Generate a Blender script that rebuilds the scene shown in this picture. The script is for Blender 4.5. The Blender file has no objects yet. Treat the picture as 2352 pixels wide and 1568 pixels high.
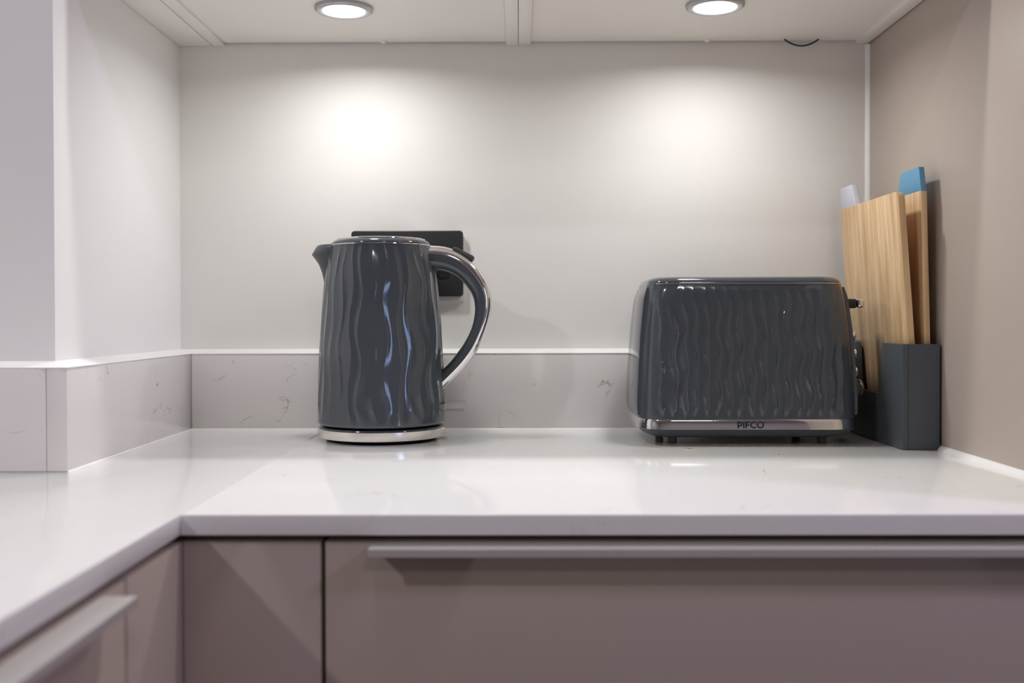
import bpy, bmesh, math, random
import numpy as np
from mathutils import Matrix, Vector

random.seed(4)
C = bpy.context.scene.collection
SC = bpy.context.scene
PI = math.pi
ZW = 0.90            # height of the worktop surface

# ------------------------------------------------------------------ camera
cam_d = bpy.data.cameras.new('camera')
cam = bpy.data.objects.new('camera', cam_d)
C.objects.link(cam)
cam_d.sensor_width = 36.0
cam_d.lens = 36.0
cam_d.clip_start = 0.02
cam_d.shift_y = -29.0 / 2352
cam_d.dof.use_dof = True
cam_d.dof.focus_distance = 1.17
cam_d.dof.aperture_fstop = 4.5
R = Matrix.Rotation(math.radians(0.39), 4, 'Z') @ Matrix.Rotation(math.radians(90 - 0.66), 4, 'X') @ Matrix.Rotation(math.radians(-0.12), 4, 'Z')
cam.matrix_world = Matrix.Translation((0, 0, ZW + 0.146)) @ R
SC.camera = cam

# ------------------------------------------------------------------ world, exposure
w = bpy.data.worlds.new('world'); SC.world = w; w.use_nodes = True
w.node_tree.nodes['Background'].inputs[0].default_value = (0.45, 0.60, 1.0, 1)
w.node_tree.nodes['Background'].inputs[1].default_value = 6.0
SC.view_settings.view_transform = 'Standard'
SC.view_settings.look = 'None'
SC.view_settings.gamma = 1.0
SC.view_settings.use_curve_mapping = False
SC.view_settings.exposure = 0.20
SC.cycles.max_bounces = 10
SC.cycles.diffuse_bounces = 7
SC.cycles.caustics_reflective = False
SC.cycles.caustics_refractive = False
SC.cycles.sample_clamp_indirect = 4.0
SC.cycles.use_denoising = True

CAB_LIGHT = 4.0        # glow of the lenses under the wall cabinets
CAB_POWER, CAB_SPREAD = 0.68, 162
ROOM = {               # ceiling lamps of the room and added fills: position, power, colour, size
    'over': ((-0.10, 0.895, 2.385), 9.0, (1.0, 0.99, 0.98), 0.09),
    'rear_left': ((-1.62, -0.45, 2.385), 14.0, (0.97, 0.93, 1.0), 0.12),
    'fill_mid': ((0.5, -1.3, 2.385), 6.0, (0.98, 0.96, 0.97), 0.30),  # added soft fill from behind the camera, not a known lamp
    'fill_right': ((1.9, -0.2, 2.385), 19.0, (0.80, 0.66, 1.0), 0.30),  # added lilac fill, tints the doors of the left run
}

# ------------------------------------------------------------------ materials
def mat(name, col, rough=0.5, metal=0.0, spec=0.5, coat=0.0, coat_rough=0.05, trans=0.0, emit=None, es=0.0, bump=None, var=None):
    m = bpy.data.materials.new(name); m.use_nodes = True
    nt = m.node_tree; b = nt.nodes['Principled BSDF']
    b.inputs['Base Color'].default_value = (*col, 1)
    b.inputs['Roughness'].default_value = rough
    b.inputs['Metallic'].default_value = metal
    b.inputs['Specular IOR Level'].default_value = spec
    b.inputs['Coat Weight'].default_value = coat
    b.inputs['Coat Roughness'].default_value = coat_rough
    b.inputs['Transmission Weight'].default_value = trans
    if emit:
        b.inputs['Emission Color'].default_value = (*emit, 1)
        b.inputs['Emission Strength'].default_value = es
    tc = nt.nodes.new('ShaderNodeTexCoord')
    if var:                                   # (scale, amount) gentle tone variation
        n = nt.nodes.new('ShaderNodeTexNoise'); n.inputs['Scale'].default_value = var[0]; n.inputs['Detail'].default_value = 4
        nt.links.new(tc.outputs['Object'], n.inputs['Vector'])
        mx = nt.nodes.new('ShaderNodeMixRGB'); mx.inputs[1].default_value = (*[c * (1 - var[1]) for c in col], 1); mx.inputs[2].default_value = (*[min(1, c * (1 + var[1])) for c in col], 1)
        nt.links.new(n.outputs['Fac'], mx.inputs[0]); nt.links.new(mx.outputs[0], b.inputs['Base Color'])
    if bump:                                  # (scale, strength, distance)
        n = nt.nodes.new('ShaderNodeTexNoise'); n.inputs['Scale'].default_value = bump[0]; n.inputs['Detail'].default_value = 3
        nt.links.new(tc.outputs['Object'], n.inputs['Vector'])
        bp = nt.nodes.new('ShaderNodeBump'); bp.inputs['Strength'].default_value = bump[1]; bp.inputs['Distance'].default_value = bump[2]
        nt.links.new(n.outputs['Fac'], bp.inputs['Height']); nt.links.new(bp.outputs[0], b.inputs['Normal'])
    return m

def quartz(name, base, vein, rough, spec):
    m = mat(name, base, rough, spec=spec)
    nt = m.node_tree; b = nt.nodes['Principled BSDF']
    tc = nt.nodes.new('ShaderNodeTexCoord')
    big = nt.nodes.new('ShaderNodeTexNoise'); big.inputs['Scale'].default_value = 3.5; big.inputs['Detail'].default_value = 3
    n = nt.nodes.new('ShaderNodeTexNoise'); n.inputs['Scale'].default_value = 16; n.inputs['Detail'].default_value = 6; n.inputs['Distortion'].default_value = 1.2
    mask = nt.nodes.new('ShaderNodeTexNoise'); mask.inputs['Scale'].default_value = 21; mask.inputs['Detail'].default_value = 1
    for k in (big, n, mask): nt.links.new(tc.outputs['Object'], k.inputs['Vector'])
    d = nt.nodes.new('ShaderNodeMath'); d.operation = 'SUBTRACT'; d.inputs[1].default_value = 0.5; nt.links.new(n.outputs['Fac'], d.inputs[0])
    a = nt.nodes.new('ShaderNodeMath'); a.operation = 'ABSOLUTE'; nt.links.new(d.outputs[0], a.inputs[0])
    r = nt.nodes.new('ShaderNodeMapRange'); r.inputs['From Min'].default_value = 0.0; r.inputs['From Max'].default_value = 0.010; r.inputs['To Min'].default_value = 1; r.inputs['To Max'].default_value = 0; nt.links.new(a.outputs[0], r.inputs['Value'])
    mr = nt.nodes.new('ShaderNodeMapRange'); mr.inputs['From Min'].default_value = 0.56; mr.inputs['From Max'].default_value = 0.70; nt.links.new(mask.outputs['Fac'], mr.inputs['Value'])
    mu = nt.nodes.new('ShaderNodeMath'); mu.operation = 'MULTIPLY'; nt.links.new(r.outputs[0], mu.inputs[0]); nt.links.new(mr.outputs[0], mu.inputs[1])
    mx0 = nt.nodes.new('ShaderNodeMixRGB'); mx0.inputs[1].default_value = (*[c * .992 for c in base], 1); mx0.inputs[2].default_value = (*base, 1); nt.links.new(big.outputs['Fac'], mx0.inputs[0])
    mx = nt.nodes.new('ShaderNodeMixRGB'); mx.inputs[2].default_value = (*vein, 1); nt.links.new(mx0.outputs[0], mx.inputs[1]); nt.links.new(mu.outputs[0], mx.inputs[0])
    nt.links.new(mx.outputs[0], b.inputs['Base Color'])
    return m

def bamboo(name):
    m = mat(name, (0.60, 0.36, 0.17), 0.42, spec=0.4)
    nt = m.node_tree; b = nt.nodes['Principled BSDF']
    tc = nt.nodes.new('ShaderNodeTexCoord'); mp = nt.nodes.new('ShaderNodeMapping')
    mp.inputs['Scale'].default_value = (1, 1, 0.035)
    nt.links.new(tc.outputs['Object'], mp.inputs['Vector'])
    n = nt.nodes.new('ShaderNodeTexNoise'); n.inputs['Scale'].default_value = 95; n.inputs['Detail'].default_value = 2
    f = nt.nodes.new('ShaderNodeTexNoise'); f.inputs['Scale'].default_value = 600; f.inputs['Detail'].default_value = 2
    for k in (n, f): nt.links.new(mp.outputs[0], k.inputs['Vector'])
    cr = nt.nodes.new('ShaderNodeValToRGB')
    cr.color_ramp.elements[0].position = 0.30; cr.color_ramp.elements[0].color = (0.56, 0.36, 0.175, 1)
    cr.color_ramp.elements[1].position = 0.72; cr.color_ramp.elements[1].color = (0.88, 0.66, 0.42, 1)
    e = cr.color_ramp.elements.new(0.52); e.color = (0.76, 0.52, 0.285, 1)
    nt.links.new(n.outputs['Fac'], cr.inputs[0])
    mx = nt.nodes.new('ShaderNodeMixRGB'); mx.blend_type = 'MULTIPLY'; mx.inputs[0].default_value = 0.22
    nt.links.new(cr.outputs[0], mx.inputs[1]); nt.links.new(f.outputs['Fac'], mx.inputs[2])
    nt.links.new(mx.outputs[0], b.inputs['Base Color'])
    return m

M = {
    'wall': mat('painted_wall', (0.76, 0.745, 0.72), 0.75, spec=0.25, bump=(220, 0.12, 0.0006), var=(5, 0.012)),
    'boxwall': mat('painted_boxing', (0.83, 0.825, 0.82), 0.6, spec=0.3, bump=(260, 0.15, 0.0006)),
    'roomwall': mat('room_paint', (0.48, 0.465, 0.45), 0.8, var=(3, 0.05)),
    'ceiling': mat('ceiling_paint', (0.7, 0.69, 0.67), 0.8, var=(3, 0.02)),
    'floor': mat('dark_floor', (0.20, 0.17, 0.15), 0.45, var=(6, 0.2)),
    'worktop': quartz('white_quartz', (0.82, 0.82, 0.81), (0.70, 0.67, 0.65), 0.09, 0.13),
    'upstand': quartz('veined_quartz', (0.71, 0.685, 0.67), (0.26, 0.16, 0.14), 0.16, 0.35),
    'sealant': mat('white_sealant', (0.88, 0.88, 0.87), 0.35, spec=0.5, var=(30, 0.02)),
    'carcass': mat('cream_melamine', (0.84, 0.81, 0.765), 0.42, spec=0.35, var=(8, 0.01)),
    'taupe': mat('taupe_matt_lacquer', (0.47, 0.40, 0.35), 0.42, spec=0.4, var=(4, 0.02), bump=(500, 0.05, 0.0003)),
    'void': mat('dark_inside', (0.01, 0.009, 0.012), 0.8, var=(4, 0.1)),
    'alu': mat('brushed_aluminium', (0.60, 0.58, 0.56), 0.38, metal=0.35, var=(20, 0.04)),
    'slate': mat('slate_gloss_enamel', (0.063, 0.074, 0.088), 0.10, spec=0.6, coat=0.15, var=(9, 0.04)),
    'slate_matt': mat('slate_matt_plastic', (0.062, 0.069, 0.078), 0.34, spec=0.5, bump=(900, 0.05, 0.0002)),
    'chrome': mat('polished_chrome', (0.80, 0.79, 0.78), 0.07, metal=1.0, var=(14, 0.05)),
    'steel': mat('brushed_steel', (0.74, 0.70, 0.66), 0.20, metal=1.0, var=(40, 0.08)),
    'nickel': mat('satin_nickel', (0.45, 0.45, 0.46), 0.35, metal=0.9, var=(10, 0.03)),
    'black': mat('black_plastic', (0.015, 0.015, 0.016), 0.42, bump=(600, 0.08, 0.0003)),
    'black_gloss': mat('black_gloss_plastic', (0.012, 0.014, 0.02), 0.12, var=(9, 0.1)),
    'hole': mat('socket_hole', (0.003, 0.003, 0.003), 0.9, var=(9, 0.1)),
    'spacer': mat('pale_spacer', (0.70, 0.66, 0.62), 0.4, var=(9, 0.03)),
    'clear': mat('clear_acrylic', (0.95, 0.95, 0.95), 0.12, trans=0.75, var=(9, 0.01)),
    'ink': mat('printed_ink', (0.012, 0.012, 0.02), 0.4, var=(9, 0.1)),
    'bamboo': bamboo('bamboo_laminate'),
    'blue': mat('blue_paint', (0.115, 0.33, 0.52), 0.5, bump=(300, 0.2, 0.0004)),
    'lilac': mat('lilac_paint', (0.55, 0.55, 0.62), 0.5, bump=(300, 0.2, 0.0004)),
    'holder': mat('slate_rack_paint', (0.072, 0.084, 0.098), 0.48, spec=0.4, bump=(420, 0.25, 0.0004)),
    'rubber': mat('grey_rubber', (0.07, 0.072, 0.08), 0.6, var=(20, 0.05)),
    'crumb': mat('toast_crumb', (0.62, 0.38, 0.17), 0.8, var=(200, 0.4)),
    'lens': mat('lamp_lens', (1, 1, 1), 0.3, emit=(1.0, 0.985, 0.97), es=CAB_LIGHT),
    'lens_frost': mat('frosted_ring', (0.82, 0.82, 0.84), 0.3, var=(9, 0.02)),
    'pane': mat('window_glass', (0.9, 0.95, 1.0), 0.02, trans=1.0, var=(3, 0.01)),
    'cable': mat('black_cable', (0.012, 0.012, 0.012), 0.5, var=(30, 0.1)),
}

# ------------------------------------------------------------------ helpers
def tag(o, label=None, cat=None, group=None, kind=None):
    if label: o['label'] = label
    if cat: o['category'] = cat
    if group: o['group'] = group
    if kind: o['kind'] = kind
    return o

def thing(name, label, cat, loc, group=None):
    o = bpy.data.objects.new(name, None); C.objects.link(o)
    o.location = loc; o.empty_display_size = 0.05
    return tag(o, label, cat, group)

def link(name, me, m, parent=None, smooth=False):
    if smooth is True:
        for p in me.polygons: p.use_smooth = True
    me.materials.append(m)
    o = bpy.data.objects.new(name, me); C.objects.link(o)
    if parent is not None:
        o.parent = parent
        t = parent.location.copy()
        q = parent.parent
        while q is not None:
            t = t + q.location; q = q.parent
        me.transform(Matrix.Translation(-t))     # shapes are given in room coordinates
    return o

def from_py(name, v, f, m, parent=None, smooth=False):
    me = bpy.data.meshes.new(name)
    me.from_pydata([tuple(map(float, p)) for p in v], [], [tuple(int(i) for i in q) for q in f])
    bm = bmesh.new(); bm.from_mesh(me)
    bmesh.ops.recalc_face_normals(bm, faces=bm.faces); bm.to_mesh(me); bm.free()
    me.update()
    return link(name, me, m, parent, smooth)

def sharp(o, deg=35):
    me = o.data
    for p in me.polygons: p.use_smooth = True
    try: me.set_sharp_from_angle(angle=math.radians(deg))
    except Exception: pass
    return o

def box(name, x0, x1, y0, y1, z0, z1, m, parent=None, bev=0.0, seg=2, only=None):
    bm = bmesh.new(); bmesh.ops.create_cube(bm, size=1)
    bmesh.ops.scale(bm, vec=(x1 - x0, y1 - y0, z1 - z0), verts=bm.verts)
    bmesh.ops.translate(bm, vec=((x0 + x1) / 2, (y0 + y1) / 2, (z0 + z1) / 2), verts=bm.verts)
    if bev > 0:
        ed = [e for e in bm.edges if only is None or only(e)]
        bmesh.ops.bevel(bm, geom=ed, offset=bev, segments=seg, affect='EDGES', profile=0.5)
    me = bpy.data.meshes.new(name); bm.to_mesh(me); bm.free()
    o = link(name, me, m, parent)
    return sharp(o) if bev > 0 else o

def prism(name, pts, axis, a0, a1, m, parent=None, bev=0.0, seg=2, smooth=True):
    """polygon pts (2-D) extruded along axis 'x','y' or 'z' from a0 to a1"""
    def P(p, a):
        return {'x': (a, p[0], p[1]), 'y': (p[0], a, p[1]), 'z': (p[0], p[1], a)}[axis]
    bm = bmesh.new()
    A = [bm.verts.new(P(p, a0)) for p in pts]; B = [bm.verts.new(P(p, a1)) for p in pts]
    n = len(pts)
    bm.faces.new(A); bm.faces.new(B[::-1])
    for i in range(n): bm.faces.new((A[i], A[(i + 1) % n], B[(i + 1) % n], B[i]))
    bmesh.ops.recalc_face_normals(bm, faces=bm.faces)
    if bev > 0:
        capv = set(A) | set(B)
        ed = [e for e in bm.edges if (e.verts[0] in A) == (e.verts[1] in A)]
        bmesh.ops.bevel(bm, geom=ed, offset=bev, segments=seg, affect='EDGES', profile=0.5)
    me = bpy.data.meshes.new(name); bm.to_mesh(me); bm.free()
    o = link(name, me, m, parent)
    return sharp(o) if smooth else o

def lathe(name, prof, cx, cy, m, parent=None, n=96, axis='z', cz=0.0, deg=40):
    """prof: list of (r, h); axis z: h is height; axis x: h along x about (cy,cz)"""
    v, f = [], []
    for r, h in prof:
        for k in range(n):
            a = 2 * PI * k / n
            if axis == 'z': v.append((cx + r * math.cos(a), cy + r * math.sin(a), h))
            else: v.append((h, cy + r * math.cos(a), cz + r * math.sin(a)))
    for i in range(len(prof) - 1):
        for k in range(n):
            f.append((i * n + k, i * n + (k + 1) % n, (i + 1) * n + (k + 1) % n, (i + 1) * n + k))
    if prof[0][0] > 1e-6: f.append(tuple(range(n))[::-1])
    if prof[-1][0] > 1e-6: f.append(tuple(range((len(prof) - 1) * n, len(prof) * n)))
    o = from_py(name, v, f, m, parent)
    return sharp(o, deg)

def rrect(a, b, r, n_c=10, cx=0, cy=0):
    """rounded rectangle outline, half sizes a,b"""
    out = []
    for sx, sy, a0 in ((1, 1, 0), (-1, 1, PI / 2), (-1, -1, PI), (1, -1, 3 * PI / 2)):
        for k in range(n_c + 1):
            t = a0 + PI / 2 * k / n_c
            out.append((cx + sx * (a - r) + r * math.cos(t), cy + sy * (b - r) + r * math.sin(t)))
    return out

def tube(name, pts, rad, m, parent=None, n=10):
    pts = [Vector(p) for p in pts]; v, f = [], []
    up = Vector((0, 1, 0.02))
    for i, p in enumerate(pts):
        t = (pts[min(i + 1, len(pts) - 1)] - pts[max(i - 1, 0)]).normalized()
        s = t.cross(up).normalized(); u = s.cross(t).normalized()
        for k in range(n):
            a = 2 * PI * k / n
            v.append(p + s * (rad * math.cos(a)) + u * (rad * math.sin(a)))
    for i in range(len(pts) - 1):
        for k in range(n): f.append((i * n + k, i * n + (k + 1) % n, (i + 1) * n + (k + 1) % n, (i + 1) * n + k))
    f.append(tuple(range(n))); f.append(tuple(range((len(pts) - 1) * n, len(pts) * n)))
    return from_py(name, v, f, m, parent, smooth=True)

def resample(P, n):
    P = np.array(P, float); d = np.r_[0, np.cumsum(np.hypot(*np.diff(P, axis=0).T))]; d /= d[-1]
    t = np.linspace(0, 1, n)
    # smooth (Catmull-like) through a cubic fit on finer linear data
    x = np.interp(t, d, P[:, 0]); y = np.interp(t, d, P[:, 1])
    for _ in range(3):
        x[1:-1] = (x[:-2] + 2 * x[1:-1] + x[2:]) / 4; y[1:-1] = (y[:-2] + 2 * y[1:-1] + y[2:]) / 4
    return np.c_[x, y]

def smoothstep(a, b, x):
    t = np.clip((x - a) / (b - a), 0, 1); return t * t * (3 - 2 * t)

def ridges(s, z, pitch, amp, wave, seed, count=None):
    """height 0..1 of a scalloped relief: sharp wavy upright ridges, hollow between them"""
    rs = np.random.RandomState(seed)
    n = count or 60
    ph = rs.uniform(-0.7, 0.7, n + 4) + np.arange(n + 4) % 2 * PI
    am = amp * rs.uniform(0.7, 1.25, n + 4); wl = wave * rs.uniform(0.88, 1.12, n + 4); jit = rs.uniform(-0.12, 0.12, n + 4) * pitch
    if count:
        for q in (ph, am, wl, jit): q[n:] = q[:4]
    best_lo = np.full(s.shape, -1e9); best_hi = np.full(s.shape, 1e9)
    for i in range(-2, n + 3):
        j = i % n if count else min(max(i, 0), n + 3)
        x = i * pitch + jit[j] + am[j] * np.sin(2 * PI * z / wl[j] + ph[j])
        lo = x <= s
        best_lo = np.where(lo & (x > best_lo), x, best_lo)
        best_hi = np.where(~lo & (x < best_hi), x, best_hi)
    wdt = np.maximum(best_hi - best_lo, 1e-5)
    t = (s - best_lo) / wdt
    return np.abs(2 * t - 1) ** 1.7 * np.clip(wdt / pitch, 0, 1.3) 

# ------------------------------------------------------------------ room shell
WY = 1.3566                   # back wall plane
BX, BY = -0.449, 0.988        # boxing: side face and front face
PX = 0.462                    # face of the tall end panel
def struct(o, label=None):
    o['kind'] = 'structure'
    if label: o['label'] = label
    return o
struct(box('floor', -2.7, 3.3, -2.6, 1.46, -0.1, 0.0, M['floor']))
struct(box('ceiling', -2.7, 3.3, -2.6, 1.46, 2.4, 2.5, M['ceiling']))
struct(box('wall_back', -2.6, 3.2, WY, WY + 0.1, 0.0, 2.4, M['wall']))
struct(box('wall_corner', -1.10, BX, BY, WY, 0.0, 2.4, M['boxwall']), 'boxed-out wall corner left of the splashback')
struct(box('wall_left', -2.7, -2.6, -2.6, 1.46, 0.0, 2.4, M['roomwall']))
struct(box('wall_right', 3.2, 3.3, -2.6, 1.46, 0.0, 2.4, M['roomwall']))
# wall behind the camera, with a window opening
wx0, wx1, wz0, wz1 = 2.45, 3.10, 0.70, 2.20
bm = bmesh.new()
for a in ((-2.6, wx0, 0, 2.4), (wx1, 3.2, 0, 2.4), (wx0, wx1, 0, wz0), (wx0, wx1, wz1, 2.4)):
    r = bmesh.ops.create_cube(bm, size=1)['verts']
    bmesh.ops.scale(bm, vec=(a[1] - a[0], 0.1, a[3] - a[2]), verts=r)
    bmesh.ops.translate(bm, vec=((a[0] + a[1]) / 2, -2.55, (a[2] + a[3]) / 2), verts=r)
me = bpy.data.meshes.new('wall_front'); bm.to_mesh(me); bm.free()
struct(link('wall_front', me, M['roomwall']))
win = thing('window_1', None, None, ((wx0 + wx1) / 2, -2.5, wz0)); struct(win)
box('window_frame', wx0, wx0 + 0.05, -2.57, -2.50, wz0, wz1, M['carcass'], win)
box('window_frame', wx1 - 0.05, wx1, -2.57, -2.50, wz0, wz1, M['carcass'], win)
box('window_frame', wx0 + 0.05, wx1 - 0.05, -2.57, -2.50, wz0, wz0 + 0.05, M['carcass'], win)
box('window_frame', wx0 + 0.05, wx1 - 0.05, -2.57, -2.50, wz1 - 0.05, wz1, M['carcass'], win)
box('pane', wx0 + 0.05, wx1 - 0.05, -2.54, -2.536, wz0 + 0.05, wz1 - 0.05, M['pane'], win)

# ceiling lamps and added fills: a bezel in the ceiling and the light under it
for k, (key, (loc, pw, colr, size)) in enumerate(ROOM.items()):
    t = thing('ceiling_downlight', {'over': 'round white ceiling lamp above the worktop corner',
        'rear_left': 'round white ceiling lamp over the left part of the room',
        'fill_mid': 'added round fill lamp in the ceiling, middle of the room',
        'fill_right': 'added round lilac fill lamp in the ceiling, right part of the room'}[key], 'ceiling light', (loc[0], loc[1], 2.40))
    lathe('bezel', [(size * .5, 2.3995), (size * .72, 2.3995), (size * .72, 2.392), (size * .5, 2.388)], loc[0], loc[1], M['nickel'], t, n=48)
    ld = bpy.data.lights.new('ceiling_lamp', 'AREA'); ld.shape = 'DISK'; ld.size = size; ld.energy = pw; ld.color = colr
    lo = bpy.data.objects.new('lamp_bulb', ld); C.objects.link(lo); lo.parent = t; lo.location = (0, 0, -0.016)

# ------------------------------------------------------------------ worktops
JX = -0.2515                   # joint between the two worktop runs
WF = 0.7566                    # front edge of the back run
TH = 0.0158
def wtop(name, poly, label):
    o = prism(name, poly, 'z', ZW - TH, ZW, M['worktop'], None, bev=0.0012, seg=3)
    return tag(o, label, 'worktop')
wtop('worktop', [(JX + 0.0003, WF), (PX - 0.0005, WF), (PX - 0.0005, WY - 0.0005), (JX + 0.0003, WY - 0.0005)],
     'glossy white quartz worktop under the kettle and toaster')
wtop('worktop', [(JX - 0.0003, -0.7), (JX - 0.0003, WY - 0.0005), (BX + 0.0005, WY - 0.0005), (BX + 0.0005, BY - 0.0005), (-0.86, BY - 0.0005), (-0.86, -0.7)],
     'glossy white quartz worktop of the left run coming towards the camera')

# upstands
UH, UT = 0.0985, 0.020
u = box('upstand', BX + UT + .0003, PX - 0.001, WY - UT, WY - 0.0003, ZW + 0.0002, ZW + UH, M['upstand'], bev=0.0006)
tag(u, 'grey-beige veined quartz upstand along the back wall behind kettle and toaster', 'upstand')
u = box('upstand', BX + .0003, BX + UT, BY - UT, WY - 0.0003, ZW + 0.0002, ZW + UH, M['upstand'], bev=0.0006)
tag(u, 'veined quartz upstand running back along the side of the boxed-out wall', 'upstand')
u = box('upstand', -0.86, BX - 0.0002, BY - UT, BY - 0.0003, ZW + 0.0002, ZW + UH, M['upstand'], bev=0.0006)
tag(u, 'veined quartz upstand at far left on the front of the boxed-out wall', 'upstand')

# sealant beads
def bead(name, p0, p1, d1, d2, r):
    """quarter-round fillet between two directions d1,d2 along p0-p1"""
    p0, p1, d1, d2 = map(Vector, (p0, p1, d1, d2))
    prof = [Vector((0, 0, 0))] + [d1 * (r * (1 - math.sin(a) * .92)) + d2 * (r * (1 - math.cos(a) * .92)) for a in np.linspace(0, PI / 2, 7)]
    n = len(prof); v = [p0 + q for q in prof] + [p1 + q for q in prof]
    f = [tuple(range(n)), tuple(range(n, 2 * n))] + [(i, (i + 1) % n, n + (i + 1) % n, n + i) for i in range(n)]
    return struct(from_py(name, v, f, M['sealant'], None))
zt = ZW + UH
def bead2(name, p0, p1, d1, w1, d2, w2):
    p0, p1, d1, d2 = map(Vector, (p0, p1, d1, d2))
    prof = [Vector((0, 0, 0)), d1 * w1, d1 * w1 * .8 + d2 * w2 * .45, d1 * w1 * .4 + d2 * w2 * .85, d2 * w2]
    n = len(prof); v = [p0 + q for q in prof] + [p1 + q for q in prof]
    f = [tuple(range(n)), tuple(range(n, 2 * n))] + [(i, (i + 1) % n, n + (i + 1) % n, n + i) for i in range(n)]
    o = from_py(name, v, f, M['sealant'], None); sharp(o, 60); return struct(o)
def ledge_bead():
    path = [((-0.86, BY), (0, -1)), ((BX, BY), (1, -1)), ((BX, WY), (1, -1)), ((PX, WY), (0, -1))]
    prof = [(0, 0), (UT + .0006, 0), (UT + .0006, .0006), (UT * .75, .0020), (UT * .35, .0042), (0, .0058)]
    n = len(prof); v = [(p[0] + d[0] * q[0], p[1] + d[1] * q[0], zt + q[1]) for p, d in path for q in prof]; f = []
    for i in range(len(path) - 1):
        for k in range(n): f.append((i * n + k, i * n + (k + 1) % n, (i + 1) * n + (k + 1) % n, (i + 1) * n + k))
    f.append(tuple(range(n))); f.append(tuple(range((len(path) - 1) * n, len(path) * n)))
    return struct(sharp(from_py('trim_1', v, f, M['sealant']), 60), 'white sealant bead running along the top of the upstands')
ledge_bead()
bead2('trim_2', (PX, WY, zt), (PX, WY, ZW + 0.504), (-1, 0, 0), 0.0052, (0, -1, 0), 0.004)
bead2('trim_3', (PX, WF, ZW), (PX, WY - UT, ZW), (-1, 0, 0), 0.0055, (0, 0, 1), 0.0045)
bead2('trim_4', (BX, WY - UT, ZW), (PX, WY - UT, ZW), (0, -1, 0), 0.0015, (0, 0, 1), 0.001)
bead2('trim_5', (BX + UT, BY - UT, ZW), (BX + UT, WY - UT, ZW), (1, 0, 0), 0.0015, (0, 0, 1), 0.001)

# ------------------------------------------------------------------ tall end panel and wall cabinets
tc_ = thing('tall_cabinet', 'tall taupe end panel standing at the right end of the worktop', 'cabinet', (PX + .3, 1.05, 0))
box('side_panel', PX, PX + 0.018, 0.752, WY - .0003, 0.0005, 2.25, M['taupe'], tc_, bev=0.0006)
box('side_panel', PX + .582, PX + .60, 0.772, WY - .0003, 0.0005, 2.25, M['taupe'], tc_, bev=0.0006)
box('back_panel', PX + .018, PX + .582, WY - .0120, WY - .0003, 0.1, 2.25, M['carcass'], tc_)
dd = box('door', PX + .0195, PX + .5805, 0.752, .770, 0.1, 2.25, M['taupe'], tc_, bev=.001)
box('handle', PX + .50, PX + .512, 0.735, .752, 0.9, 1.2, M['alu'], dd, bev=.002)

CF = 1.022                     # front plane of the wall cabinets
SB, PB = ZW + 0.5050, ZW + 0.5085   # bottoms of side panels and of bottom panels
def wall_cab(x0, x1, label, caps):
    t = thing('wall_cabinet', label, 'cabinet', ((x0 + x1) / 2, 1.19, SB))
    box('side_panel', x0, x0 + 0.0160, CF, WY - .0005, SB, 2.12, M['carcass'], t, bev=.0004)
    box('side_panel', x1 - 0.0160, x1, CF, WY - .0005, SB, 2.12, M['carcass'], t, bev=.0004)
    box('bottom_panel', x0 + .0163, x1 - .0163, CF, WY - .004, PB, PB + .016, M['carcass'], t)
    box('top_panel', x0 + .0163, x1 - .0163, CF, WY - .004, 2.10, 2.118, M['carcass'], t)
    box('back_panel', x0 + .0163, x1 - .0163, WY - .012, WY - .004, PB + .016, 2.10, M['carcass'], t)
    box('door', x0 + .001, x1 - .001, CF - .021, CF - .002, SB - .001, 2.12, M['taupe'], t, bev=.001)
    for c in caps:
        lathe('screw_cap', [(0.0001, PB - .0042), (.0025, PB - .0035), (.0042, PB - .0015), (.0045, PB)], c, WY - .012, M['carcass'], t, n=20)
    return t
wall_cab(-0.4040, -0.0003, 'cream-bottomed wall cabinet above the kettle', (-0.177,))
wall_cab(0.0003, 0.4605, 'cream-bottomed wall cabinet above the toaster', (0.247,))
f_ = box('filler_panel', BX + .0007, -0.4056, CF, WY - .0005, SB, SB + .018, M['carcass'], None, bev=.0004)
tag(f_, 'cream filler strip between boxed-out wall and the left wall cabinet', 'panel')
# lamps under the cabinets
def cab_light(cx, cy, label):
    t = thing('cabinet_light', label, 'light', (cx, cy, PB))
    lathe('bezel', [(.0262, PB - .0040), (.0315, PB - .0046), (.0336, PB - .0030), (.0338, PB - .0001)], cx, cy, M['nickel'], t, n=64)
    lathe('frosted_ring', [(.0252, PB - .0043), (.0285, PB - .0047), (.0285, PB - .0038), (.0252, PB - .0036)], cx, cy, M['lens_frost'], t, n=64)
    lathe('lens', [(.0001, PB - .0050), (.018, PB - .0049), (.0252, PB - .0044)], cx, cy, M['lens'], t, n=64)
    ld = bpy.data.lights.new('cabinet_lamp', 'AREA'); ld.shape = 'DISK'; ld.size = .048; ld.energy = CAB_POWER; ld.color = (1.0, .99, .98); ld.spread = math.radians(CAB_SPREAD)
    lo = bpy.data.objects.new('lamp_bulb', ld); C.objects.link(lo); lo.parent = t; lo.location = (0, 0, -.0056)
cab_light(-0.2045, 1.203, 'lit round under-cabinet light above the kettle')
cab_light(0.2285, 1.195, 'lit round under-cabinet light above the toaster')
# cable loop
pts = []
for k in range(17):
    a = k / 16
    pts.append((0.3475 + 0.046 * a, WY - 0.010 - .006 * math.sin(PI * a), PB + 0.001 - 0.0115 * math.sin(PI * a) ** .8 * (1 - .25 * (a - .35))))
tag(tube('cable', pts, 0.0011, M['cable']), 'thin black cable loop hanging under the right wall cabinet', 'cable')

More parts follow.
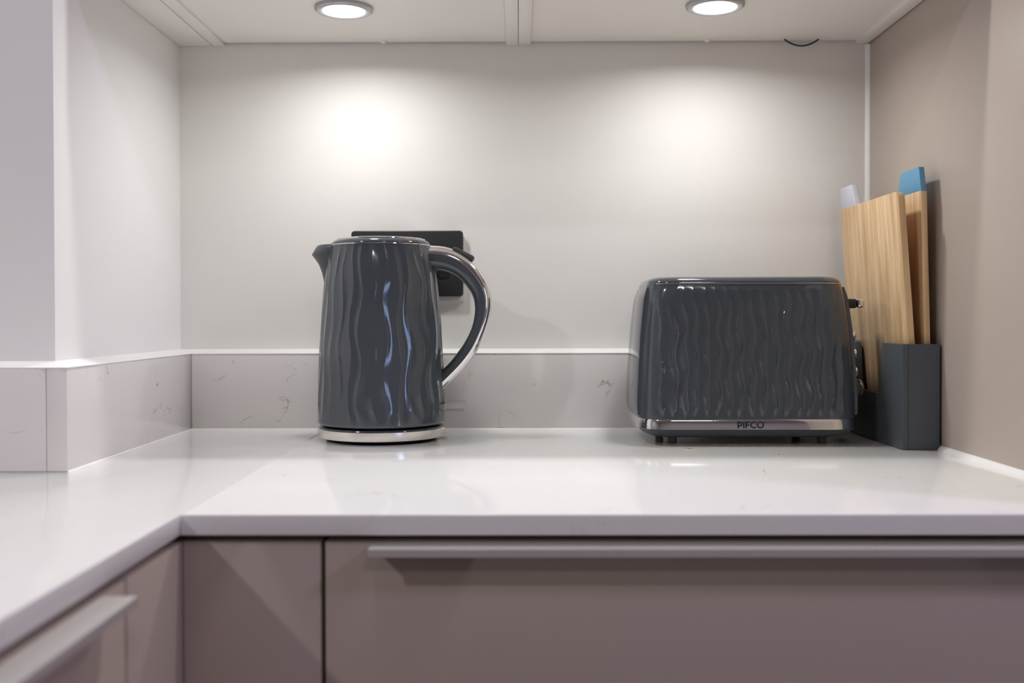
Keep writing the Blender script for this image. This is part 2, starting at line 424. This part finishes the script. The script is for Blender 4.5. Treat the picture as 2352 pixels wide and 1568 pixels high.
# ------------------------------------------------------------------ base cabinets
DF = 0.7626; DX = -0.2523; DT = ZW - 0.0214
def handle(parent, x0, x1, y0, y1, front):
    """thin aluminium edge pull: flat top blade and a turned-down lip"""
    zt = ZW - .0230
    if front == 'y':
        pts = [(y1, zt), (y0, zt), (y0, zt - .0056), (y0 + .0016, zt - .0056), (y0 + .0016, zt - .0016), (y1, zt - .0016)]
        return prism('handle', pts, 'x', x0, x1, M['alu'], parent, bev=0)
    pts = [(x0, zt), (x1, zt), (x1, zt - .0056), (x1 - .0016, zt - .0056), (x1 - .0016, zt - .0016), (x0, zt - .0016)]
    return prism('handle', pts, 'y', y0, y1, M['alu'], parent, bev=0)
t = thing('drawer_cabinet', 'taupe base cabinet with a wide drawer front below the toaster', 'cabinet', (0.155, 1.0, 0))
box('carcass', -0.144, 0.4545, DF + .022, WY - .03, 0.12, ZW - TH - .0015, M['void'], t)
d = box('drawer_front', -0.1452, 0.4530, DF, DF + .019, 0.50, DT, M['taupe'], t, bev=.0008)
handle(d, -0.1105, 0.4185, DF - .0205, DF + .0, 'y')
d = box('drawer_front', -0.1452, 0.4530, DF, DF + .019, 0.125, .4965, M['taupe'], t, bev=.0008)
p = box('corner_panel', DX + .0005, -0.1486, DF, DF + .019, 0.12, DT, M['taupe'], None, bev=.0008)
tag(p, 'narrow taupe fixed panel in the inner corner below the worktop', 'panel')
t = thing('door_cabinet', 'taupe base cabinet of the left run with a long metal pull', 'cabinet', (-.55, .3, 0))
box('carcass', -0.83, DX - .022, .06, .652, 0.12, ZW - TH - .0015, M['void'], t)
d = box('door', DX - .019, DX, .0570, .6515, 0.125, DT, M['taupe'], t, bev=.0008)
handle(d, DX, DX + .0205, .0920, .6190, 'x')
p = box('corner_panel', DX - .019, DX, .6545, DF + .018, 0.12, DT, M['taupe'], None, bev=.0008)
tag(p, 'taupe fixed panel on the left run next to the inner corner', 'panel')
t = thing('door_cabinet', 'taupe base cabinet nearest the camera on the left run', 'cabinet', (-.55, -.3, 0))
box('carcass', -0.83, DX - .022, -.69, .05, 0.12, ZW - TH - .0015, M['void'], t)
box('door', DX - .019, DX, -.69, .0535, 0.125, DT, M['taupe'], t, bev=.0008)
p = box('plinth', DX - .06, DX - .045, -.69, DF + .045, 0.0005, .12, M['taupe'])
tag(p, 'taupe plinth board under the left run', 'plinth')
p = box('plinth', DX - .044, .46, DF + .045, DF + .06, 0.0005, .119, M['taupe'])
tag(p, 'taupe plinth board under the drawer cabinet', 'plinth')

# ------------------------------------------------------------------ socket
sx, sz = -0.1468, ZW + 0.2165
sy = WY - .0002
t = thing('wall_socket', 'matt black double wall socket on the back wall behind the kettle', 'socket', (sx, sy, sz))
prism('spacer', rrect(.0735, .0440, .004, 5, sx + .0020, sz - .0065), 'y', sy - .0055, sy, M['spacer'], t, bev=.001)
prism('faceplate', rrect(.0735, .0432, .0045, 6, sx, sz), 'y', sy - .0110, sy - .0055, M['black'], t, bev=.0012, seg=3)
fy = sy - .0110
for q in (-1, 1):
    qx = sx + q * .0365
    prism('switch', rrect(.0055, .0090, .0012, 4, sx + q * .0105, sz + .022), 'y', fy - .0026, fy, M['black_gloss'], t, bev=.0006)
    for (ox, oz, hw, hh) in ((0, .0075, .0030, .0058), (-.0111, -.0150, .0046, .0028), (.0111, -.0150, .0046, .0028)):
        r_ = prism('pin_surround', rrect(hw + .0036, hh + .0030, .003, 3, qx + ox, sz + oz), 'y', fy - .0005, fy, M['black_gloss'], t, bev=.0002)
        prism('pin_slot', rrect(hw, hh, .0006, 2, qx + ox, sz + oz), 'y', fy - .0006, fy - .0003, M['hole'], r_, bev=0)

# ------------------------------------------------------------------ kettle and its base
kx, ky = -0.1660, 1.235
kk = ky / 2352
def kz(py): return ZW + 0.146 - (py - 728) * kk
def kX(px): return (px - 1192) * kk
base = thing('power_base', 'round power base with a chrome band standing under the grey kettle', 'kettle base', (kx, ky, ZW))
lathe('foot_ring', [(.001, ZW + .0002), (.066, ZW + .0002), (.0695, ZW + .0032), (.001, ZW + .0032)], kx, ky, M['black'], base, n=96)
lathe('base_plate', [(.001, ZW + .0030), (.0700, ZW + .0030), (.0742, ZW + .0038), (.0750, ZW + .0050), (.0750, ZW + .0140), (.0738, ZW + .0164), (.0705, ZW + .0172), (.001, ZW + .0172)], kx, ky, M['slate'], base, n=128)
lathe('chrome_band', [(.0748, ZW + .0040), (.0760, ZW + .0044), (.0762, ZW + .0052), (.0762, ZW + .0145), (.0756, ZW + .0150), (.0748, ZW + .0150)], kx, ky, M['steel'], base, n=160)
ket = thing('kettle', 'tall slate grey kettle with wavy relief body and chrome-backed handle', 'kettle', (kx, ky, ZW + .018))
# body: lathe profile with relief
pys = [561, 580, 600, 625, 650, 700, 750, 800, 850, 900, 940, 972]
prs = [115.5, 118.3, 121.6, 125.4, 128.8, 133.6, 137.2, 140.2, 142.4, 144.2, 145.3, 145.8]
NZ, NA = 110, 640
zz = np.linspace(kz(967), kz(565), NZ)
rr = np.interp(-zz, [-kz(p) for p in pys], [p * kk * .995 for p in prs])
for _ in range(4): rr[1:-1] = (rr[:-2] + 2 * rr[1:-1] + rr[2:]) / 4
ang = np.arange(NA) / NA * 2 * PI
A_, Z_ = np.meshgrid(ang, zz)
NR = 32
pitch = 0.47 / NR
H = ridges(A_ / (2 * PI) * 0.47, Z_, pitch, 0.0030, 0.085, 11, count=NR)
fade = smoothstep(zz[0] + .003, zz[0] + .022, Z_) * (1 - .55 * smoothstep(zz[-1] - .016, zz[-1] - .001, Z_))
Rr = rr[:, None] + (H - .5) * 0.0011 * fade
V = np.stack([kx + Rr * np.cos(A_), ky + Rr * np.sin(A_), Z_], -1).reshape(-1, 3)
F = []
for i in range(NZ - 1):
    for k in range(NA): F.append((i * NA + k, i * NA + (k + 1) % NA, (i + 1) * NA + (k + 1) % NA, (i + 1) * NA + k))
# rounded lower lip, closed bottom
vb = len(V)
extra = []
for r_f, dz in ((-.0010, -.0010), (-.006, -.0014)):
    for k in range(NA): extra.append((kx + (rr[0] + r_f) * math.cos(ang[k]), ky + (rr[0] + r_f) * math.sin(ang[k]), zz[0] + dz))
V = np.vstack([V, np.array(extra)])
for k in range(NA):
    F.append((k, (k + 1) % NA, vb + (k + 1) % NA, vb + k)); F.append((vb + k, vb + (k + 1) % NA, vb + NA + (k + 1) % NA, vb + NA + k))
F.append(tuple(range(vb + NA, vb + 2 * NA)))
b_ = from_py('body', V, F, M['slate'], ket, smooth=True)
rt = rr[-1]; zt_ = zz[-1]
lathe('coupling', [(.001, ZW + .0174), (.064, ZW + .0174), (.066, zz[0] - .0013), (.001, zz[0] - .0013)], kx, ky, M['black'], ket, n=64)
lathe('trim_ring', [(rt - .002, zt_ - .0006), (rt + .0003, zt_ - .0004), (rt + .0003, zt_ + .0006), (rt - .002, zt_ + .0008)], kx, ky, M['chrome'], ket, n=128)
lathe('rim', [(rt - .002, zt_ + .0004), (rt - .0012, zt_ + .0006), (rt - .0013, zt_ + .0022), (rt - .0026, zt_ + .0044), (rt - .0055, zt_ + .0062), (rt - .0085, zt_ + .0068), (.001, zt_ + .0066)], kx, ky, M['slate'], ket, n=128)
lathe('lid', [(.0538, zt_ + .0066), (.0538, zt_ + .0078), (.0520, zt_ + .0084), (.046, zt_ + .0087), (.001, zt_ + .0088)], kx, ky, M['chrome'], ket, n=128)
# spout
sy_ = [562, 563.5, 566, 572, 578, 584, 590, 598, 606, 616, 627.5, 640, 656]
st_ = [732, 728, 725.7, 721.5, 718, 714.6, 719, 725, 730.2, 734.6, 738.5, 741.5, 744]
sw_ = [.0215, .0225, .0230, .0232, .0230, .0228, .0218, .0200, .0180, .0155, .0126, .0094, .0050]
v, f = [], []
NP = 17
for y_, x_, w_ in zip(sy_, st_, sw_):
    xt = kX(x_ + 1.5); zc = kz(y_); xb = kx - np.interp(-zc, -zz[::-1], rr[::-1]) + .010
    for k in range(NP):
        u_ = -1 + 2 * k / (NP - 1)
        v.append((xt + (xb - xt) * abs(u_) ** 1.55, ky + w_ * math.sin(u_ * PI / 2), zc))
for i in range(len(sy_) - 1):
    for k in range(NP - 1): f.append((i * NP + k, i * NP + k + 1, (i + 1) * NP + k + 1, (i + 1) * NP + k))
f.append(tuple(range(NP))); f.append(tuple(range((len(sy_) - 1) * NP, len(sy_) * NP)))
for i in range(len(sy_) - 1): f.append((i * NP, (i + 1) * NP, (i + 1) * NP + NP - 1, i * NP + NP - 1))
sharp(from_py('spout', v, f, M['slate_matt'], ket), 50)
# handle
outer = [(972, 563.5), (989, 564), (1004, 564.5), (1020, 566), (1036, 570), (1052, 576.5), (1068, 586), (1084, 598), (1098, 612), (1109, 627.5), (1119, 644), (1126, 661.5), (1130, 676), (1131, 691), (1130, 707), (1127.5, 723), (1122.5, 741), (1116, 759), (1109, 776), (1100, 798), (1090, 816), (1080, 830), (1069, 844), (1045.6, 867), (1021, 890.5), (1006, 905)]
inner = [(972, 618), (984, 618), (997, 619), (1012, 620), (1031, 625), (1042, 630), (1052, 636), (1069, 653), (1084, 674), (1089, 688), (1091, 702), (1091, 716), (1089, 730), (1085.5, 746), (1080, 761.5), (1069, 782), (1060.5, 796), (1052, 807), (1037, 827), (1020, 845), (1004, 860)]
NS = 72
O_ = resample(outer, NS); I_ = resample(inner, NS)
def sweep(name, lo, hi, grow, m, hw=.0135):
    v, f = [], []
    th = np.linspace(0, 2 * PI, 49)[:-1]
    def sec(u):    # half width at section position u in 0..1
        return hw * max(1 - abs(2 * u - 1) ** 2.6, 0) ** (1 / 2.6)
    us = np.concatenate([lo + (hi - lo) * (1 - np.cos(np.linspace(0, PI, 15))) / 2])
    ring = [(u, sec(u)) for u in us] + [(u, -sec(u)) for u in us[::-1]]
    n = len(ring)
    for s in range(NS):
        tpr = s / (NS - 1)
        for (u, wv) in ring:
            uu = .5 + (u - .5) * (1 + grow)
            px_ = I_[s] * (1 - uu) + O_[s] * uu
            v.append((kX(px_[0]), ky + wv * (1 + grow) * (1.0 + .35 * (1 - tpr) ** 3), kz(px_[1])))
    for s in range(NS - 1):
        for k in range(n): f.append((s * n + k, s * n + (k + 1) % n, (s + 1) * n + (k + 1) % n, (s + 1) * n + k))
    f.append(tuple(range(n))); f.append(tuple(range((NS - 1) * n, NS * n)))
    return sharp(from_py(name, v, f, m, ket), 45)
sweep('handle_grip', 0.0, 0.64, 0.0, M['slate'])
sweep('handle_trim', 0.61, 1.0, 0.012, M['chrome'])
# lid release button on the handle
bp = [(1041, 571), (1046, 567.5), (1052, 569.5), (1088, 588), (1090.5, 592), (1086, 601), (1080, 598), (1046, 579)]
prism('release_button', [(kX(a), kz(b)) for a, b in bp], 'y', ky - .0085, ky + .0085, M['slate_matt'], ket, bev=.0008)
# clear switch lever
sw = prism('switch_lever', [(kX(a), kz(b)) for a, b in ((1010, 926), (1024, 925), (1026, 922), (1064, 921.5), (1069, 924), (1069, 938), (1066, 940.5), (1024, 940.5), (1010, 938))], 'y', ky - .016, ky + .016, M['clear'], ket, bev=.0012, seg=3)
box('switch_bar', kX(1024), kX(1066), ky - .013, ky + .013, kz(938.0), kz(936.6), M['lens_frost'], sw)

# ------------------------------------------------------------------ toaster
tx, ty = 0.2625, 1.235
def tz(py): return ZW + .146 - (py - 728) * .000502
tst = thing('toaster', 'slate grey two-slice toaster with wavy relief front and chrome band', 'toaster', (tx, ty, ZW))
def loft(name, secs, m, parent, nc=12, deg=40, caps=True):
    """secs: (z, half x, half y, corner radius)"""
    v, f = [], []
    for (z, a, b, r) in secs:
        for p in rrect(a, b, r, nc, tx, ty): v.append((p[0], p[1], z))
    n = 4 * (nc + 1)
    for i in range(len(secs) - 1):
        for k in range(n): f.append((i * n + k, i * n + (k + 1) % n, (i + 1) * n + (k + 1) % n, (i + 1) * n + k))
    if caps: f.append(tuple(range(n))[::-1]); f.append(tuple(range((len(secs) - 1) * n, len(secs) * n)))
    return sharp(from_py(name, v, f, m, parent), deg)
zs = np.array([.0300, .0566, .089, .110, .131, .150, .165, .178, .1835])
ha = np.array([.1253, .1248, .1232, .1219, .1203, .1184, .1166, .1145, .1130])
TN = 110
tzz = np.linspace(.0300, .1835, TN); taa = np.interp(tzz, zs, ha)
for _ in range(6): taa[1:-1] = (taa[:-2] + 2 * taa[1:-1] + taa[2:]) / 4
tbb = taa - .0455
# outline sampled densely by arc length
def outline(a, b, r, nf, ns, nc):
    """counter-clockwise from front-left corner end: front, corner, side, corner, back, corner, side, corner"""
    P, N, S = [], [], []
    def line(p, q, nrm, n, key):
        for k in range(n):
            t = k / n; P.append((p[0] + (q[0] - p[0]) * t, p[1] + (q[1] - p[1]) * t)); N.append(nrm)
    def arc(c, a0, n):
        for k in range(n):
            t = a0 + PI / 2 * k / n; P.append((c[0] + r * math.cos(t), c[1] + r * math.sin(t))); N.append((math.cos(t), math.sin(t)))
    line((-a + r, -b), (a - r, -b), (0, -1), nf, 0); arc((a - r, -b + r), -PI / 2, nc)
    line((a, -b + r), (a, b - r), (1, 0), ns, 0); arc((a - r, b - r), 0, nc)
    line((a - r, b), (-a + r, b), (0, 1), nf, 0); arc((-a + r, b - r), PI / 2, nc)
    line((-a, b - r), (-a, -b + r), (-1, 0), ns, 0); arc((-a + r, -b + r), PI, nc)
    return np.array(P), np.array(N)
NF, NSD, NC = 300, 24, 36
rad = .034
V = []
for z, a, b in zip(tzz, taa, tbb):
    P, N = outline(a, b, rad, NF, NSD, NC)
    s = P[:, 0]                                    # ridge coordinate: across the width
    Hh = ridges(s + .14, np.full_like(s, z), .0128, .0024, .052, 5)
    mask = np.abs(N[:, 1]) ** 3 * (1 - smoothstep(.100, .113, np.abs(s)))
    fd = smoothstep(.033, .044, z) * (1 - smoothstep(.135, .183, z))
    P = P + N * ((Hh - .5) * .0023 * mask * fd)[:, None]
    V.append(np.c_[P[:, 0] + tx, P[:, 1] + ty, np.full(len(P), z + ZW)])
n = len(V[0]); V = np.vstack(V)
F = [(i * n + k, i * n + (k + 1) % n, (i + 1) * n + (k + 1) % n, (i + 1) * n + k) for i in range(TN - 1) for k in range(n)]
F.append(tuple(range(n))[::-1]); F.append(tuple(range((TN - 1) * n, TN * n)))
bd = from_py('body', V, F, M['slate'], tst, smooth=True); sharp(bd, 60)
at_ = taa[-1]; bt_ = tbb[-1]
loft('top_seam', [(ZW + .1835, at_ - .0012, bt_ - .0012, .033), (ZW + .1835, at_ + .0006, bt_ + .0006, .034), (ZW + .1843, at_ + .0006, bt_ + .0006, .034), (ZW + .1845, at_ - .0012, bt_ - .0012, .033)], M['steel'], tst)
prof = []
for k in range(9):
    a = PI / 2 * k / 8
    prof.append((ZW + .1843 + .0076 * math.sin(a), at_ - .0004 - .0120 * (1 - math.cos(a)) , bt_ - .0004 - .0120 * (1 - math.cos(a)), .034 - .010 * (1 - math.cos(a))))
loft('top', prof, M['slate'], tst, deg=50)
for q in (-1, 1):
    prism('bread_slot', rrect(.068, .0135, .004, 5, tx - .004, ty + q * .024), 'z', ZW + .1917, ZW + .1923, M['chrome'], tst, bev=0)
    prism('bread_slot', rrect(.065, .0105, .003, 5, tx - .004, ty + q * .024), 'z', ZW + .1920, ZW + .1925, M['hole'], tst, bev=0)
zb0, zb1 = ZW + .0178, ZW + .0300
loft('chrome_band', [(zb0, .1240, .0785, .034), (zb0 + .0006, .1266, .0812, .036), (zb1 - .0016, .1262, .0808, .036), (zb1, .1252, .0799, .035)], M['chrome'], tst)
loft('base_tray', [(ZW + .0085, .1085, .0650, .026), (ZW + .0092, .1110, .0675, .028), (ZW + .0125, .1190, .0750, .031), (ZW + .0178, .1240, .0796, .034)], M['slate_matt'], tst)
for (fx, fy_) in ((-.0860, -.0540), (.0860, -.0540), (-.0860, .0540), (.0860, .0540)):
    lathe('foot', [(.001, ZW + .0001), (.0046, ZW + .0001), (.0050, ZW + .0012), (.0055, ZW + .0090), (.001, ZW + .0090)], tx + fx, ty + fy_, M['rubber'], tst, n=24)
# end panels following the body's slope
for sgn in (-1, 1):
    v, f = [], []
    zq = np.linspace(.033, .180, 24); wq = np.interp(zq, tzz, taa)
    for z, a in zip(zq, wq):
        hb = a - .0455 - .022
        e = .0030 * min(1, (z - .033) / .012 + .4) * min(1, (.180 - z) / .015 + .15)
        for p in ((a - .006, -hb), (a + e * .5, -hb + .0004), (a + e, -hb + .006), (a + e, hb - .006), (a + e * .5, hb - .0004), (a - .006, hb)):
            v.append((tx + sgn * p[0], ty + p[1], ZW + z))
    for i in range(len(zq) - 1):
        for k in range(6): f.append((i * 6 + k, i * 6 + (k + 1) % 6, (i + 1) * 6 + (k + 1) % 6, (i + 1) * 6 + k))
    f.append(tuple(range(6))); f.append(tuple(range(len(v) - 6, len(v))))
    sharp(from_py('end_panel', v, f, M['slate'], tst), 50)
ex = lambda z: tx + float(np.interp(z, tzz, taa)) + .003
cy_ = ty - .022
lv = box('lever', ex(.161) - .006, tx + .1335, cy_ - .011, cy_ + .011, ZW + .1555, ZW + .1665, M['black'], tst, bev=.0022, seg=3)
box('lever_tip', tx + .1335, tx + .1425, cy_ - .0125, cy_ + .0125, ZW + .1560, ZW + .1668, M['chrome'], lv, bev=.0028, seg=3)
for zc in (.1235, .1015, .0800):
    x0 = ex(zc) + .001
    bt = lathe('button', [(.0052, x0 - .002), (.0052, x0 + .0090), (.0040, x0 + .0098), (.0001, x0 + .0100)], 0, cy_, M['slate_matt'], tst, n=32, axis='x', cz=ZW + zc)
    lathe('button_ring', [(.0053, x0 + .003), (.0064, x0 + .003), (.0064, x0 + .0082), (.0053, x0 + .0092)], 0, cy_, M['chrome'], bt, n=32, axis='x', cz=ZW + zc)
x0 = ex(.0585) + .004
kn = lathe('knob', [(.0095, x0 - .007), (.0098, x0 + .0060), (.0112, x0 + .0066), (.0112, x0 + .0072), (.0001, x0 + .0072)], 0, cy_, M['slate_matt'], tst, n=40, axis='x', cz=ZW + .0600)
lathe('knob_ring', [(.0113, x0 + .0062), (.0116, x0 + .0066), (.0114, x0 + .0092), (.0100, x0 + .0108), (.0001, x0 + .0110)], 0, cy_, M['chrome'], kn, n=40, axis='x', cz=ZW + .0600)

# lettering on the chrome band
def ribbon(paths, wd, x0, zc, hgt, y, name, parent):
    """paths in letter units (height 1), drawn with square-ended strokes as thin raised print"""
    v, f = [], []
    for pts, closed in paths:
        P = [Vector((p[0], p[1])) for p in pts]; n = len(P); L, Rr_ = [], []
        for i in range(n):
            a = P[i - 1] if (i > 0 or closed) else None; b = P[(i + 1) % n] if (i < n - 1 or closed) else None
            d1 = (P[i] - a).normalized() if a is not None else (b - P[i]).normalized()
            d2 = (b - P[i]).normalized() if b is not None else d1
            n1 = Vector((-d1.y, d1.x)); n2 = Vector((-d2.y, d2.x)); mN = (n1 + n2).normalized(); k = wd / 2 / max(mN.dot(n1), .5)
            L.append(P[i] + mN * k); Rr_.append(P[i] - mN * k)
        o = len(v)
        for q in L + Rr_: v.append((x0 + q.x * hgt, y, zc + (q.y - .5) * hgt))
        for q in L + Rr_: v.append((x0 + q.x * hgt, y + .0004, zc + (q.y - .5) * hgt))
        m2 = 2 * n
        for i in range(n if closed else n - 1):
            j = (i + 1) % n
            f.append((o + i, o + j, o + n + j, o + n + i))
            f.append((o + i, o + j, o + m2 + j, o + m2 + i)); f.append((o + n + i, o + n + j, o + m2 + n + j, o + m2 + n + i))
        if not closed:
            for e in (0, n - 1): f.append((o + e, o + n + e, o + m2 + n + e, o + m2 + e))
    return from_py(name, v, f, M['ink'], parent)
def arc(cx, cy, rx, ry, a0, a1, n=18):
    return [(cx + rx * math.cos(math.radians(a0 + (a1 - a0) * k / n)), cy + ry * math.sin(math.radians(a0 + (a1 - a0) * k / n))) for k in range(n + 1)]
hw_ = .11
letters = [
    (0.00, [([(hw_, 0), (hw_, 1)], False), ([(hw_, 1 - hw_), (.40, 1 - hw_)] + arc(.40, .64, .27, .27, 90, -90, 12) + [(hw_, .37)], False)]),
    (0.88, [([(hw_, 0), (hw_, 1)], False)]),
    (1.24, [([(hw_, 0), (hw_, 1)], False), ([(hw_, 1 - hw_), (.70, 1 - hw_)], False), ([(hw_, .47), (.62, .47)], False)]),
    (2.05, [(arc(.50, .5, .44, .42, 42, 318, 26), False)]),
    (3.06, [(arc(.52, .5, .45, .42, 0, 345, 23), True)]),
]
H_L = .0073
ly = ty - .0812 - .0003
for off, paths in letters:
    ribbon(paths, .225, tx - .0166 + off * H_L * .985, ZW + .0240, H_L, ly, 'letter', tst)
rg = ribbon([(arc(.5, .5, .45, .45, 0, 345, 16), True), ([(.38, .3), (.38, .7), (.55, .7), (.6, .58), (.5, .5), (.38, .5)], False), ([(.5, .5), (.62, .3)], False)], .12, tx - .0166 + 4.12 * H_L, ZW + .0266, .0014, ly, 'registered_mark', tst)

# ------------------------------------------------------------------ rack and boards
hx0, hx1, hy0, hy1, hz = 0.4180, 0.4590, 1.1190, 1.3340, .1155
t = thing('board_rack', 'slate grey upright rack holding the cutting boards beside the taupe panel', 'rack', ((hx0 + hx1) / 2, (hy0 + hy1) / 2, ZW))
prof = [(hy0, .0004), (hy1, .0004), (hy1, hz - .003), (hy1 - .004, hz)]
prof += [(1.2795, hz + .0005), (1.2740, hz - .0015), (1.2715, hz - .008), (1.2705, .090), (1.268, .066), (1.266, .0568)]
prof += [(1.1915, .0568), (1.1885, .080), (1.1850, hz - .012), (1.1820, hz), (hy0, hz)]
wall_l = prism('side_wall', [(a, ZW + b) for a, b in prof], 'x', hx0, hx0 + .0070, M['holder'], t, bev=.0005)
prism('side_wall', [(a, ZW + b) for a, b in prof], 'x', hx1 - .0028, hx1, M['holder'], t, bev=.0005)
box('front_wall', hx0 + .0071, hx1 - .0029, hy0, hy0 + .006, ZW + .0004, ZW + hz, M['holder'], t)
box('rear_wall', hx0 + .0071, hx1 - .0029, hy1 - .004, hy1, ZW + .0004, ZW + hz - .003, M['holder'], t)
box('floor_plate', hx0 + .0071, hx1 - .0029, hy0 + .0061, hy1 - .0041, ZW + .0004, ZW + .0050, M['holder'], t)

def board(label, xb, xt, th, y0, y1, ztop, tab, tabm, tlabel, rn):
    zb = .0053
    sl = (xt - xb) / (ztop - zb)
    t = thing('cutting_board', label, 'cutting board', (xb + th / 2, (y0 + y1) / 2, ZW + zb))
    # rounded outline in (y, z)
    def rc(cy, cz, r, a0):
        return [(cy + r * math.cos(math.radians(a0 + 90 * k / 6)), cz + r * math.sin(math.radians(a0 + 90 * k / 6))) for k in range(7)]
    pts = rc(y0 + .006, zb + .006, .006, 180) + rc(y1 - .006, zb + .006, .006, 270) + rc(y1 - rn[1], ztop - rn[1], rn[1], 0) + rc(y0 + rn[0], ztop - rn[0], rn[0], 90)
    def shear(o):
        for vtx in o.data.vertices:
            wz = vtx.co.z          # local height above the board's foot
            vtx.co.x += sl * wz
    o = prism('board_panel', [(a, ZW + b) for a, b in pts], 'x', xb, xb + th, M['bamboo'], t, bev=.0007)
    shear(o)
    o = prism('index_tab', [(a, ZW + b) for a, b in tab], 'x', xb + .0002, xb + th - .0002, tabm, t, bev=.0005)
    shear(o); o['label'] = tlabel
    return t
board('light bamboo cutting board at the front of the rack with a pale lilac tab', .4355, .4155, .0076, 1.1275, 1.3285, .2835,
      [(1.2690, .2830), (1.3260, .2830), (1.3225, .3100), (1.2800, .3100)], M['lilac'], 'pale lilac index tab', (.010, .004))
board('bamboo cutting board nearest the taupe panel with a blue tab', .4483, .4410, .0066, 1.1275, 1.3285, .2840,
      [(1.1280, .2835), (1.1990, .2835), (1.1860, .3105), (1.1330, .3105)], M['blue'], 'blue painted index tab', (.002, .008))

# ------------------------------------------------------------------ crumbs
rs = random.Random(8)
v, f = [], []
def crumb(x, y, r, z=None):
    z = ZW + r * .45 if z is None else z
    o = len(v); k = 6
    for (dx, dy, dz) in ((1, 0, 0), (-1, 0, 0), (0, 1, 0), (0, -1, 0), (0, 0, 1), (0, 0, -1)):
        q = r * rs.uniform(.6, 1.25)
        v.append((x + dx * q * 1.25, y + dy * q, z + dz * q * .45 / .8))
    for a, b, c in ((0, 2, 4), (2, 1, 4), (1, 3, 4), (3, 0, 4), (2, 0, 5), (1, 2, 5), (3, 1, 5), (0, 3, 5)): f.append((o + a, o + b, o + c))
for px, py, r in ((1498, 1027, .0019), (1506, 1028, .0016), (1517, 1030, .0013), (1577, 1031, .0016), (1583, 1032, .0020), (1589, 1031, .0018), (1641, 1021, .0010), (1641, 1025, .0012),
                  (1645, 1038, .0009), (1709, 1026, .0008), (1788, 1045, .0014), (1962, 997, .0014), (1753, 1082, .0012), (1757, 1086, .0011), (1965, 994, .0010), (1610, 1030, .0008), (1615, 1040, .0007), (1480, 1020, .0007)):
    D = 343.4 / (py - 728); crumb((px - 1192) * D / 2352, D, r)
for _ in range(95):
    crumb(rs.uniform(.14, .38), rs.gauss(1.172, .018), rs.uniform(.0003, .0009))
for _ in range(25):
    crumb(rs.uniform(-.20, .40), rs.uniform(1.08, 1.16), rs.uniform(.0002, .00045))
cr = from_py('toast_crumbs', v, f, M['crumb'])
tag(cr, 'scattered brown toast crumbs on the worktop under and before the toaster', 'crumbs', kind='stuff')
